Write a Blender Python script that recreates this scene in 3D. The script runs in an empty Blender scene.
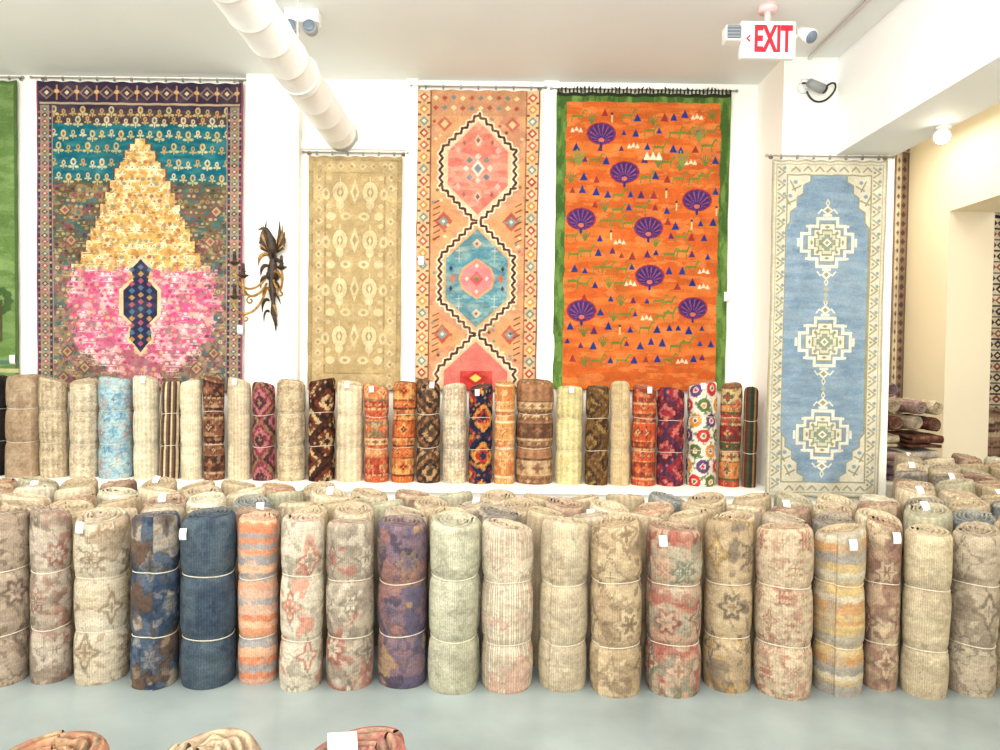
import bpy, math, numpy as np
from mathutils import Matrix, Vector
scene=bpy.context.scene
COL=scene.collection
F=700.0; CH=1.5
pitch=math.atan(18/700.0); rollr=math.radians(0.75)
fw=Vector((0,math.cos(pitch),-math.sin(pitch))); r0=Vector((1,0,0)); u0=Vector((0,math.sin(pitch),math.cos(pitch)))
rt=math.cos(rollr)*r0+math.sin(rollr)*u0; up=-math.sin(rollr)*r0+math.cos(rollr)*u0
M=Matrix((rt,up,-fw)).transposed().to_4x4(); M.translation=Vector((0,0,CH))
cam=bpy.data.cameras.new("camera"); co=bpy.data.objects.new("camera",cam); COL.objects.link(co)
cam.sensor_width=36; cam.lens=36*F/1000; co.matrix_world=M; scene.camera=co; cam.clip_start=0.05
try: scene.view_settings.view_transform='Standard'
except Exception: pass

def U(px,py,Y):
    d=fw*F+rt*(px-500)+up*(375-py); t=Y/d.y
    return Vector((d.x*t,Y,CH+d.z*t))
def lin(c):
    c=np.asarray(c,float)/255.0
    return np.where(c<=0.04045,c/12.92,((c+0.055)/1.055)**2.4)
def L4(c): 
    l=lin(c); return (float(l[0]),float(l[1]),float(l[2]),1)
# ---------------- materials
def mat(name,c,rough=.6,metal=0,noise=0.0,nscale=4,bump=0,bscale=60,emit=0,c2=None):
    m=bpy.data.materials.new(name); m.use_nodes=True; nt=m.node_tree; b=nt.nodes['Principled BSDF']
    b.inputs['Roughness'].default_value=rough; b.inputs['Metallic'].default_value=metal
    tc=nt.nodes.new('ShaderNodeTexCoord')
    n=nt.nodes.new('ShaderNodeTexNoise'); n.inputs['Scale'].default_value=nscale; n.inputs['Detail'].default_value=5
    nt.links.new(tc.outputs['Object'],n.inputs['Vector'])
    r=nt.nodes.new('ShaderNodeValToRGB'); r.color_ramp.elements[0].position=.3; r.color_ramp.elements[1].position=.7
    a=np.array(c,float)
    r.color_ramp.elements[0].color=L4(np.clip(a*(1-noise),0,255) if c2 is None else c2); r.color_ramp.elements[1].color=L4(c)
    nt.links.new(n.outputs['Fac'],r.inputs['Fac']); nt.links.new(r.outputs['Color'],b.inputs['Base Color'])
    if bump:
        n2=nt.nodes.new('ShaderNodeTexNoise'); n2.inputs['Scale'].default_value=bscale
        nt.links.new(tc.outputs['Object'],n2.inputs['Vector'])
        bp=nt.nodes.new('ShaderNodeBump'); bp.inputs['Strength'].default_value=bump; bp.inputs['Distance'].default_value=.01
        nt.links.new(n2.outputs['Fac'],bp.inputs['Height']); nt.links.new(bp.outputs['Normal'],b.inputs['Normal'])
    if emit:
        b.inputs['Emission Color'].default_value=L4(c); b.inputs['Emission Strength'].default_value=emit
    return m
def rugmat(name,bump,scale,lo=.8,hi=1.12):
    m=bpy.data.materials.new(name); m.use_nodes=True; nt=m.node_tree; b=nt.nodes['Principled BSDF']
    b.inputs['Roughness'].default_value=.92
    try: b.inputs['Specular IOR Level'].default_value=.15
    except Exception: pass
    at=nt.nodes.new('ShaderNodeAttribute'); at.attribute_name='Col'
    tc=nt.nodes.new('ShaderNodeTexCoord'); n=nt.nodes.new('ShaderNodeTexNoise'); n.inputs['Scale'].default_value=scale; n.inputs['Detail'].default_value=3
    nt.links.new(tc.outputs['Object'],n.inputs['Vector'])
    mr=nt.nodes.new('ShaderNodeMapRange'); mr.inputs['From Min'].default_value=.25; mr.inputs['From Max'].default_value=.75
    mr.inputs['To Min'].default_value=lo; mr.inputs['To Max'].default_value=hi
    nt.links.new(n.outputs['Fac'],mr.inputs['Value'])
    mx=nt.nodes.new('ShaderNodeVectorMath'); mx.operation='SCALE'
    nt.links.new(at.outputs['Color'],mx.inputs[0]); nt.links.new(mr.outputs['Result'],mx.inputs['Scale'])
    nt.links.new(mx.outputs['Vector'],b.inputs['Base Color'])
    bp=nt.nodes.new('ShaderNodeBump'); bp.inputs['Strength'].default_value=bump; bp.inputs['Distance'].default_value=.006
    nt.links.new(n.outputs['Fac'],bp.inputs['Height']); nt.links.new(bp.outputs['Normal'],b.inputs['Normal'])
    return m
M_rug=rugmat('woven_wool_hanging',.35,90)
M_roll=rugmat('woven_wool_rolled',.6,110,.74,1.14)
M_wall=mat('white_wall_paint',(254,251,241),.7,noise=.012,nscale=1.5)
M_cream=mat('cream_wall_paint',(242,229,202),.7,noise=.02,nscale=1.5)
M_ceil=mat('ceiling_paint',(238,240,236),.7,noise=.03,nscale=.8)
M_beam=mat('beam_paint',(248,248,245),.7,noise=.015,nscale=1.2)
M_floor=mat('polished_concrete',(150,160,158),.28,noise=.16,nscale=2.2,bump=.03,bscale=20)
M_duct=mat('white_enamel_duct',(246,244,238),.4,noise=.03,nscale=6)
M_white=mat('white_plastic',(238,238,234),.4,noise=.01)
M_grey=mat('grey_plastic',(150,152,152),.45,noise=.05)
M_red=mat('exit_red',(225,20,45),.4,noise=.03,emit=.4)
M_signface=mat('sign_face_acrylic',(255,228,230),.3,noise=.01,emit=.2)
M_black=mat('black_plastic',(22,22,24),.4,noise=.2)
M_lens=mat('lamp_lens',(110,124,138),.15,noise=.1)
M_rod=mat('brushed_rod_metal',(168,160,146),.45,metal=.2,noise=.2,nscale=20)
M_twine=mat('pale_twine',(222,212,190),.9,noise=.15,nscale=80)
M_tag=mat('white_card',(250,250,248),.6,noise=.01)
M_gold=mat('antique_gilt_wood',(196,146,64),.45,metal=.1,noise=.5,nscale=34,bump=.4,bscale=50,c2=(92,60,28))
M_dark=mat('dark_carved_wood',(70,48,30),.5,noise=.5,nscale=20,bump=.4,bscale=60,c2=(30,22,16))
M_glow=mat('lamp_glow',(255,244,220),.5,noise=.01,emit=30)

# ---------------- mesh helpers
def add_mesh(name,V,faces,m,smooth=True,colors=None,parent=None):
    V=np.asarray(V,np.float32)
    me=bpy.data.meshes.new(name)
    if isinstance(faces,np.ndarray):
        n=len(faces); k=faces.shape[1]
        me.vertices.add(len(V)); me.vertices.foreach_set('co',V.ravel())
        me.loops.add(n*k); me.polygons.add(n)
        me.loops.foreach_set('vertex_index',faces.astype(np.int32).ravel())
        me.polygons.foreach_set('loop_start',np.arange(0,n*k,k,dtype=np.int32))
        me.update(calc_edges=True)
    else:
        me.from_pydata([tuple(map(float,v)) for v in V],[],[tuple(int(i) for i in f) for f in faces]); me.update()
    me.polygons.foreach_set('use_smooth',np.full(len(me.polygons),smooth))
    if colors is not None:
        ca=me.color_attributes.new('Col','FLOAT_COLOR','POINT')
        c=np.ones((len(V),4),np.float32); c[:,:3]=colors
        ca.data.foreach_set('color',c.ravel())
    me.materials.append(m)
    o=bpy.data.objects.new(name,me); COL.objects.link(o)
    if parent is not None: o.parent=parent
    return o
def top(o,label,cat,group=None,kind=None):
    o['label']=label; o['category']=cat
    if group: o['group']=group
    if kind: o['kind']=kind
    return o
def struct(o): o['kind']='structure'; return o
def gridfaces(nr,nc,off=0):
    i=np.arange(nr-1)[:,None]*nc+np.arange(nc-1)[None,:]+off
    return np.stack([i,i+1,i+nc+1,i+nc],-1).reshape(-1,4)
def boxg(x0,x1,y0,y1,z0,z1):
    V=[(x0,y0,z0),(x1,y0,z0),(x1,y1,z0),(x0,y1,z0),(x0,y0,z1),(x1,y0,z1),(x1,y1,z1),(x0,y1,z1)]
    Fc=[(0,3,2,1),(4,5,6,7),(0,1,5,4),(1,2,6,5),(2,3,7,6),(3,0,4,7)]
    return V,Fc
def box(name,x0,x1,y0,y1,z0,z1,m,bev=0,parent=None,local=True):
    V,Fc=boxg(x0,x1,y0,y1,z0,z1)
    o=add_mesh(name,V,Fc,m,False,parent=parent)
    if bev:
        md=o.modifiers.new('bevel','BEVEL'); md.width=bev; md.segments=3
    return o
class Geo:
    def __init__(s): s.V=[]; s.F=[]
    def add(s,V,Fc):
        o=len(s.V); s.V+= [tuple(v) for v in V]; s.F+=[tuple(i+o for i in f) for f in Fc]
    def tube(s,pts,rad,n=8,flat=1.0,cap=True):
        pts=[Vector(p) for p in pts]; 
        if not hasattr(rad,'__len__'): rad=[rad]*len(pts)
        V=[];Fc=[]; 
        t0=(pts[1]-pts[0]).normalized(); ref=Vector((0,1,0)) if abs(t0.y)<.9 else Vector((1,0,0))
        a=t0.cross(ref).normalized()
        for i,p in enumerate(pts):
            t=(pts[min(i+1,len(pts)-1)]-pts[max(i-1,0)]).normalized()
            a=(a-t*a.dot(t)).normalized(); b=t.cross(a)
            for k in range(n):
                an=2*math.pi*k/n
                V.append(p+a*math.cos(an)*rad[i]+b*math.sin(an)*rad[i]*flat)
        for i in range(len(pts)-1):
            for k in range(n):
                k2=(k+1)%n
                Fc.append((i*n+k,i*n+k2,(i+1)*n+k2,(i+1)*n+k))
        if cap:
            Fc.append(tuple(range(n-1,-1,-1))); Fc.append(tuple((len(pts)-1)*n+k for k in range(n)))
        s.add(V,Fc)
    def lathe(s,c,prof,n=20,axis='z'):
        c=Vector(c); pts=[];V=[];Fc=[]
        for (r,h) in prof:
            for k in range(n):
                an=2*math.pi*k/n; x=r*math.cos(an); y=r*math.sin(an)
                V.append(c+ (Vector((x,y,h)) if axis=='z' else (Vector((x,h,y)) if axis=='y' else Vector((h,x,y)))))
        for i in range(len(prof)-1):
            for k in range(n):
                k2=(k+1)%n; Fc.append((i*n+k,i*n+k2,(i+1)*n+k2,(i+1)*n+k))
        Fc.append(tuple(range(n-1,-1,-1))); Fc.append(tuple((len(prof)-1)*n+k for k in range(n)))
        s.add(V,Fc)
    def obj(s,name,m,parent=None,smooth=True): return add_mesh(name,s.V,s.F,m,smooth,parent=parent)
def bez(p0,p1,p2,p3,n=14):
    p0,p1,p2,p3=map(Vector,(p0,p1,p2,p3)); out=[]
    for i in range(n+1):
        t=i/n; out.append(p0*(1-t)**3+p1*3*t*(1-t)**2+p2*3*t*t*(1-t)+p3*t**3)
    return out

# ---------------- noise / painting
def vnoise(x,y,rng):
    G=rng.random((64,64)); xi=np.floor(x).astype(int); yi=np.floor(y).astype(int); fx=x-xi; fy=y-yi
    fx=fx*fx*(3-2*fx); fy=fy*fy*(3-2*fy)
    a=G[yi%64,xi%64]; b=G[yi%64,(xi+1)%64]; c=G[(yi+1)%64,xi%64]; d=G[(yi+1)%64,(xi+1)%64]
    return (a*(1-fx)+b*fx)*(1-fy)+(c*(1-fx)+d*fx)*fy
def fbm(x,y,rng): return (vnoise(x,y,rng)+.5*vnoise(x*2.1,y*2.1,rng)+.25*vnoise(x*4.3,y*4.3,rng))/1.75

class Cv:
    def __init__(s,x0,y0,x1,y1,base,sc=1.4,seed=0):
        s.x0,s.y0,s.x1,s.y1=x0,y0,x1,y1
        s.nx=int((x1-x0)*sc)+1; s.ny=int((y1-y0)*sc)+1
        s.X,s.Y=np.meshgrid(np.linspace(x0,x1,s.nx),np.linspace(y0,y1,s.ny))
        s.A=np.zeros((s.ny,s.nx,3)); s.A[:]=base; s.rng=np.random.default_rng(seed)
    def m(s,mask,c,a=1.0): s.A[mask]=s.A[mask]*(1-a)+np.array(c,float)*a
    def rect(s,x0,y0,x1,y1,c,a=1): s.m((s.X>=x0)&(s.X<=x1)&(s.Y>=y0)&(s.Y<=y1),c,a)
    def _bb(s,x0,y0,x1,y1):
        fx=(s.nx-1)/(s.x1-s.x0); fy=(s.ny-1)/(s.y1-s.y0)
        i0=max(0,int((y0-s.y0)*fy)-1); i1=min(s.ny,int((y1-s.y0)*fy)+3); j0=max(0,int((x0-s.x0)*fx)-1); j1=min(s.nx,int((x1-s.x0)*fx)+3)
        return slice(i0,max(i0,i1)),slice(j0,max(j0,j1))
    def ell(s,cx,cy,rx,ry,c,a=1):
        q=s._bb(cx-rx,cy-ry,cx+rx,cy+ry); X=s.X[q];Y=s.Y[q]; k=((X-cx)/rx)**2+((Y-cy)/ry)**2<=1
        B=s.A[q]; B[k]=B[k]*(1-a)+np.array(c,float)*a
    def dia(s,cx,cy,rx,ry,c,a=1,q_=0):
        q=s._bb(cx-rx,cy-ry,cx+rx,cy+ry); X=s.X[q]-cx;Y=s.Y[q]-cy
        if q_: X=np.round(X/q_)*q_; Y=np.round(Y/q_)*q_
        k=np.abs(X)/rx+np.abs(Y)/ry<=1
        B=s.A[q]; B[k]=B[k]*(1-a)+np.array(c,float)*a
    def poly(s,P,c,a=1):
        xs=[p[0] for p in P]; ys=[p[1] for p in P]; q=s._bb(min(xs),min(ys),max(xs),max(ys)); X=s.X[q];Y=s.Y[q]
        k=np.zeros(X.shape,bool)
        for i in range(len(P)):
            xa,ya=P[i]; xb,yb=P[(i+1)%len(P)]
            if ya==yb: continue
            k^=((ya>Y)!=(yb>Y))&(X<(xb-xa)*(Y-ya)/(yb-ya)+xa)
        B=s.A[q]; B[k]=B[k]*(1-a)+np.array(c,float)*a
    def line(s,x0,y0,x1,y1,w,c,a=1):
        q=s._bb(min(x0,x1)-w,min(y0,y1)-w,max(x0,x1)+w,max(y0,y1)+w); X=s.X[q];Y=s.Y[q]
        dx,dy=x1-x0,y1-y0; L=dx*dx+dy*dy+1e-9; t=np.clip(((X-x0)*dx+(Y-y0)*dy)/L,0,1)
        k=(X-x0-t*dx)**2+(Y-y0-t*dy)**2<=(w/2)**2
        B=s.A[q]; B[k]=B[k]*(1-a)+np.array(c,float)*a
    def zig(s,x0,y0,x1,y1,w,c,step=5,amp=2.2):
        L=math.hypot(x1-x0,y1-y0); n=max(1,int(L/step)); nx_,ny_=-(y1-y0)/L,(x1-x0)/L; pp=None
        for i in range(n+1):
            t=i/n; k=amp*(1 if i%2 else -1); p=(x0+(x1-x0)*t+nx_*k,y0+(y1-y0)*t+ny_*k)
            if pp: s.line(pp[0],pp[1],p[0],p[1],w,c)
            pp=p
    def mottle(s,amt=.12,sc=12,sy=None):
        sy=sy or sc
        n=fbm(s.X/sc,s.Y/sy,s.rng)-.5; n2=s.rng.random(s.X.shape)-.5
        s.A=np.clip(s.A*(1+amt*2*n[...,None]+amt*.5*n2[...,None]),0,255)
    def wear(s,c,a,sx=18,sy=6):
        n=np.clip((fbm(s.X/sx,s.Y/sy,s.rng)-.42)*4,0,1)[...,None]*a
        s.A=s.A*(1-n)+np.array(c,float)*n
    def frame(s,d,w,c,a=1):
        D=np.minimum(np.minimum(s.X-s.x0,s.x1-s.X),np.minimum(s.Y-s.y0,s.y1-s.Y)); s.m((D>=d)&(D<d+w),c,a)

def tag_mesh(name,parent,loc,w=.035,h=.05,rz=0,tilt=.15):
    g=[];n=4
    for i in range(n+1):
        for j in (0,1):
            z=-h*i/n; g.append(((j-.5)*w,-.004*math.sin(i/n*2.5)*2,z))
    Fc=[(i*2,i*2+2,i*2+3,i*2+1) for i in range(n)]
    o=add_mesh(name,g,Fc,M_tag,True,parent=parent)
    md=o.modifiers.new('s','SOLIDIFY'); md.thickness=.001
    o.location=loc; o.rotation_euler=(tilt,0.1*math.sin(rz*7),rz)
    return o

def hang(cv,Yw,label,off=.035,name='hanging_rug',tags=(),rod=True,amp=.006,clipn=8):
    P0=U(cv.x0,(cv.y0),Yw-off); P1=U(cv.x1,cv.y0,Yw-off); P2=U((cv.x0+cv.x1)/2,cv.y1,Yw-off)
    xl,xr=P0.x,P1.x; zt=(P0.z+P1.z)/2; zb=P2.z
    u=np.linspace(0,1,cv.nx); v=np.linspace(0,1,cv.ny); Ug,Vg=np.meshgrid(u,v)
    rng=np.random.default_rng(len(label))
    w=xr-xl; h=zt-zb
    ed=np.abs(Ug-.5)*2
    X=(Ug-.5)*w + np.sign(Ug-.5)*ed**8*(.0022*np.sin(Vg*9+1)+.0012*np.sin(Vg*41))
    Z=-Vg*h - .004*(1-np.cos(Ug*math.pi*2*clipn))*np.exp(-Vg*18)
    Yd=amp*np.sin(Ug*math.pi*2*3+Vg*2+rng.random()*6)*(.4+Vg*.8)+amp*.5*np.sin(Ug*17+Vg*9)
    V=np.stack([X,Yd,Z],-1).reshape(-1,3)
    A=lin(np.clip(cv.A,0,255)).reshape(-1,3)
    fc=gridfaces(cv.ny,cv.nx)[:,::-1]
    o=add_mesh(name,V,fc,M_rug,True,colors=A)
    o.location=((xl+xr)/2,Yw-off,zt)
    md=o.modifiers.new('thick','SOLIDIFY'); md.thickness=.007; md.offset=0
    top(o,label,'rug','rugs hanging on the wall')
    for t in tags:
        q=U(t[0],t[1],Yw-off-.02); tg=tag_mesh('price_tag',o,(q.x-(xl+xr)/2,-.02,q.z-zt),.045,.075)
    if rod:
        g=Geo(); L=w/2+.04
        ry=0.0; rz=.026
        g.tube([(-L,ry,rz),(L,ry,rz)],.006,8)
        g.lathe((-L,ry,rz),[(.002,-.02),(.011,-.012),(.011,0),(.006,.006)],10,'x'); g.lathe((L,ry,rz),[(.006,-.006),(.011,0),(.011,.012),(.002,.02)],10,'x')
        rd=g.obj('hanging_rod',M_rod); rd.location=o.location; top(rd,'thin metal hanging rod with clips holding a rug','curtain rod','hanging rods')
        for sx in (-L*.92,L*.92):
            b=Geo(); b.tube([(sx,off,rz),(sx,ry,rz)],.006,6); b.lathe((sx,off-.004,rz),[(.018,0),(.018,.004)],12,'y'); b.obj('bracket',M_rod,rd)
        for i in range(clipn):
            sx=(i+.5)/clipn*w-w/2; b=Geo()
            b.tube([(sx+.010*math.cos(a),ry,rz+.010*math.sin(a)) for a in np.linspace(0,2*math.pi,11)],.002,5)
            V_,F_=boxg(sx-.006,sx+.006,-.008,.008,.004,.018); b.add(V_,F_)
            b.obj('clip_ring',M_rod,rd)
    return o

# ================= ROOM
YB=5.65; YP=5.13; ZC=3.70; XP0=2.03; XP1=2.85; XR=4.13
struct(box('floor',-4.7,8.2,-2.6,9.2,-.1,0,M_floor))
struct(box('ceiling',-4.7,8.2,-2.6,9.2,ZC,ZC+.1,M_ceil))
struct(box('wall_back',-4.7,XP0+.02,YB,YB+.15,0,ZC,M_wall))
struct(box('wall_left',-4.7,-4.55,-2.6,YB,0,ZC,M_wall))
struct(box('wall_column',XP0,XP1,YP,7.35,0,ZC,M_wall))
struct(box('wall_far',XP1,XR+.42,7.2,7.35,0,ZC,M_cream))
def wallright():
    g=Geo()
    g.add(*boxg(XR,XR+.42,6.5,7.2,0,ZC)); g.add(*boxg(XR,XR+.42,-2.6,4.6,0,ZC)); g.add(*boxg(XR,XR+.42,4.6,6.5,2.9,ZC))
    struct(g.obj('wall_right',M_cream,smooth=False))
wallright()
struct(box('wall_side_room',XR+.42,8.2,8.6,8.75,0,ZC,M_cream))
struct(box('wall_side_room_end',8.05,8.2,-2.6,8.6,0,ZC,M_cream))
struct(box('trim_1',2.42,2.85,-2.6,YP,3.0,ZC,M_beam))
a=U(246,300,5.57).x; b=U(298,300,5.57).x
struct(box('trim_2',a,b,5.56,YB,0.54,ZC,M_wall,.004))
a2=U(404,300,5.62).x; b2=U(416,300,5.62).x
struct(box('trim_3',a2,b2,5.61,YB,0.54,ZC,M_wall,.003))
struct(box('trim_4',b,a2,5.62,YB,U(350,149,5.62).z,U(350,149,5.62).z+.06,M_wall,.003))
a3=U(541,300,5.62).x; b3=U(556,300,5.62).x
struct(box('trim_5',a3,b3,5.62,YB,0.54,ZC,M_wall,.003))
g=Geo(); g.add(*boxg(-4.54,XP0-.005,5.14,YB-.004,0.0,.50)); g.add(*boxg(-4.54,XP0-.005,5.11,YB-.004,.50,.54))
pl=g.obj('display_platform',M_wall,smooth=False); top(pl,'long low white built-in platform under the hanging rugs','platform')
bn=box('low_bench',3.0,4.1,5.74,6.6,0,.5,M_wall,.01); top(bn,'low white bench carrying rolled rugs against cream wall','bench')

# ================= ROLLS
def sst(n,a,b): 
    t=np.clip((n-a)/(b-a),0,1); return (t*t*(3-2*t))[...,None]
def pattern(kind,pal,nx,ny,wm,hm,rng,mute,rib=.06):
    x,z=np.meshgrid(np.linspace(0,wm,nx),np.linspace(0,hm,ny)); A=np.zeros((ny,nx,3)); pal=[np.array(p,float) for p in pal]
    A[:]=pal[0]; q=.0065
    xq=np.floor(x/q)*q; zq=np.floor(z/q)*q
    ox,oz=rng.random()*20,rng.random()*20
    def blot(fs,thr,c,al=.85,fz=1.0,outline=False):
        nonlocal A
        n=.7*fbm(xq/fs+ox+rng.random()*9,zq/(fs*fz)+oz+rng.random()*9,rng)+.3*fbm(x/fs*1.5,z/fs*1.5+9,rng)
        k=sst(n,thr-.015,thr+.02)*al
        A=A*(1-k)+c*k
        if outline:
            e=np.clip(1-np.abs(n-thr)/.012,0,1)[...,None]*.5; A=A*(1-e)+(c*.66)*e
    def mix(k,c,al):
        nonlocal A
        A[k]=A[k]*(1-al)+c*al
    def rosettes(cnt,rmin,rmax,al=.65):
        for i in range(cnt):
            cx=rng.uniform(0,wm); cz=rng.uniform(.02,hm); r0=rng.uniform(rmin,rmax); c=pal[int(rng.integers(1,len(pal)))] if len(pal)>1 else pal[0]*.8
            X=np.floor((x-cx)/q)*q; Z=np.floor((z-cz)/q)*q; X=(X+wm/2)%wm-wm/2
            d=np.hypot(X,Z); th=np.arctan2(Z,X); np_=int(rng.integers(4,9)); rr=r0*(.72+.28*np.cos(np_*th))
            mix(d<rr,c*.94,al); mix(d<rr*.55,pal[0]*1.05,al); mix(d<rr*.28,c*.85,al)
    def garden(al=.6,P=.19,Q=.21,rs_=(.040,.064)):
        nc=max(2,int(round(wm/P))); P=wm/nc; dkc=pal[0]*.58; sh_=rng.uniform(0,P); zo=rng.uniform(-.5,.0)
        for r_ in range(int(hm/Q)+2):
            for j in range(nc):
                cx=(j+(.5 if r_%2 else 0)+rng.uniform(-.1,.1))*P+sh_; cz=(r_+zo+rng.uniform(-.08,.08))*Q; r0=rng.uniform(*rs_)
                c=pal[1+int(rng.integers(len(pal)-1))]; c2=pal[1+int(rng.integers(len(pal)-1))]
                X=x-cx; X=(X+wm/2)%wm-wm/2; X=np.round(X/q)*q; Z=np.round((z-cz)/q)*q
                k=np.hypot(X,Z)
                if rng.random()<.5:
                    sh=np.abs(X)/r0+np.abs(Z)/(r0*1.25); lob=np.maximum(sh-.18*np.cos(4*np.arctan2(Z,X)),0)
                else:
                    th=np.arctan2(Z,X); lob=k/r0-.24*np.cos(6*th)
                mix(lob<1.14,dkc,al*.6); mix(lob<1.0,c,al); mix(lob<.70,pal[0]*1.1,al); mix(lob<.52,c2,al); mix(lob<.22,dkc,al*.75)
                for a in (0.7,2.4,3.9,5.6):
                    lx=X-math.cos(a)*r0*1.5; lz=Z-math.sin(a)*r0*1.7; u=lx*math.cos(a)+lz*math.sin(a); v=-lx*math.sin(a)+lz*math.cos(a)
                    mix((np.abs(u)/(r0*.55)+np.abs(v)/(r0*.28))<1,c2,al*.85)
                mix((np.abs(X-.016*np.sin(Z/.024))<.0042)&(np.abs(Z)>r0)&(np.abs(Z)<Q*.55),dkc,al*.6)
                mix((np.abs(Z-.014*np.sin(X/.022))<.0042)&(np.abs(X)>r0)&(np.abs(X)<P*.55),dkc,al*.5)
        n=fbm(x/.07+ox,z/.03+oz,rng); return sst(n,.48,.8)*.45
    if kind in('plain','ribs'):
        n=sst(fbm(x/.14+ox,z/.25+oz,rng),.35,.65); A=A*(1-n)+pal[1%len(pal)]*n
        if kind=='ribs':
            k=(np.mod(x,.013)<.0055)&(fbm(x/.2+ox,z/.12+oz,rng)>.40); A[k]=A[k]*.35+pal[2]*.65
            blot(.12,.60,pal[3],.6,1,True); w_=garden(.25)
        elif len(pal)>2:
            blot(.08,.62,pal[2],.35); w_=garden(.30); A=A*(1-w_)+pal[0]*w_
    elif kind=='blotch':
        n=sst(fbm(x/.2+ox,z/.12+oz,rng),.35,.65)*.5; A=A*(1-n)+pal[1]*n
        for i,c in enumerate(pal[1:]): blot(.16*(1-.12*i),.57+.025*i,c,.6)
        w_=garden(.74); A=A*(1-w_)+pal[0]*w_
    elif kind=='patch':
        thr=[.53,.57,.60,.64]
        for i,c in enumerate(pal[1:]): blot(.15*(1-.12*i),thr[min(i,3)],c,.85,1.0,True)
        w_=garden(.45); A=A*(1-w_*.5)+pal[0]*w_*.5
    elif kind=='small':
        for i,c in enumerate(pal[1:]): blot(.06,.6+.02*i,c,.4)
        w_=garden(.62,.11,.12,(.026,.038)); A=A*(1-w_)+pal[0]*w_; rosettes(8,.012,.024,.5)
    elif kind=='hstripe':
        h=0; last_=-1
        while h<hm:
            w=rng.uniform(.014,.06); ci=int(rng.integers(len(pal))); ci=(ci+1)%len(pal) if ci==last_ else ci; last_=ci
            c=pal[ci]; zz=z+.004*np.sin(x*30)+.003*np.round(np.sin(x*90)); k=(zz>=h)&(zz<h+w); A[k]=c; h+=w
        blot(.09,.56,pal[1],.55); rosettes(6,.015,.03,.4)
    elif kind=='vstripe':
        h=0;i=0
        while h<wm:
            w=rng.uniform(.012,.03); A[(x>=h)&(x<h+w)]=pal[i%len(pal)]; h+=w;i+=1
    elif kind=='geo':
        P=wm/2; Q=hm/2.6; s=.013
        xx=np.abs((x+ox)%P-P/2); zz=np.abs((z+oz)%Q-Q/2); xx=np.floor(xx/s)*s; zz=np.floor(zz/s)*s
        d=xx/(P/2)+zz/(Q/2); idx=(d*len(pal)*.95+.4).astype(int)%len(pal)
        for i,c in enumerate(pal): A[idx==i]=c
        blot(.045,.6,pal[0],.8); blot(.05,.62,pal[2],.7)
        P2=.045; dd=np.abs((x%P2)-P2/2)+np.abs((z%P2)-P2/2); k=dd<.013; 
        cc=np.array(pal)[(np.floor(x/P2)*3+np.floor(z/P2)*5).astype(int)%len(pal)]; A[k]=A[k]*.25+cc[k]*.75
    elif kind=='border':
        h=0;i=0
        while h<hm:
            w=[.05,.012,.12,.012,.07,.018][i%6]; c=pal[i%len(pal)]; k=(z>=h)&(z<h+w); A[k]=c
            P=w*.9+.03; c2=pal[(i+2)%len(pal)]; c3=pal[(i+1)%len(pal)]
            X=((x+h)%P)-P/2; Z=z-h-w/2; th=np.arctan2(Z,X); d=np.hypot(X/(P*.36),Z/(w*.4))
            sh=.75+.25*np.cos(4*th+(i%2)*math.pi)
            A[k&(d<sh)]=c2; A[k&(d<sh*.55)]=c3; A[k&(d<sh*.25)]=c2
            h+=w;i+=1
        blot(.035,.6,pal[1],.55); blot(.04,.62,pal[0],.6)
    elif kind=='dots':
        P=wm/5.5; Q=.115
        row=np.floor((z+.02)/Q); xx=((x+row*P*.5)%P)-P/2; zz=((z+.02)%Q)-Q/2; d=np.hypot(xx,zz)
        colr=((np.floor((x+row*P*.5)/P)+row*2)%(len(pal)-2)+1).astype(int)
        for i in range(1,len(pal)-1):
            k=(colr==i); A[k&(d<.052)]=pal[i]; A[k&(d<.022)]=pal[0]; A[k&(d<.014)]=pal[(i%(len(pal)-2))+1]
        n=fbm(xq/.025+ox,zq/.025+oz,rng); A[(n>.62)&(d>.055)]=pal[-1]
    if mute:
        g_=A.mean(-1,keepdims=True); A=A*(1-mute)+g_*mute
    A*=1+rib*np.sin(x/.0095*2*math.pi)[...,None]
    n=fbm(x/.09+5,z/.018+3,rng)-.5; A*=1+.20*n[...,None]
    n=fbm(x/.02+5,z/.02+3,rng)-.5; A*=1+.16*n[...,None]
    n=rng.random(A.shape[:2])-.5; A*=1+.07*n[...,None]
    return np.clip(A,0,255)

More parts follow.
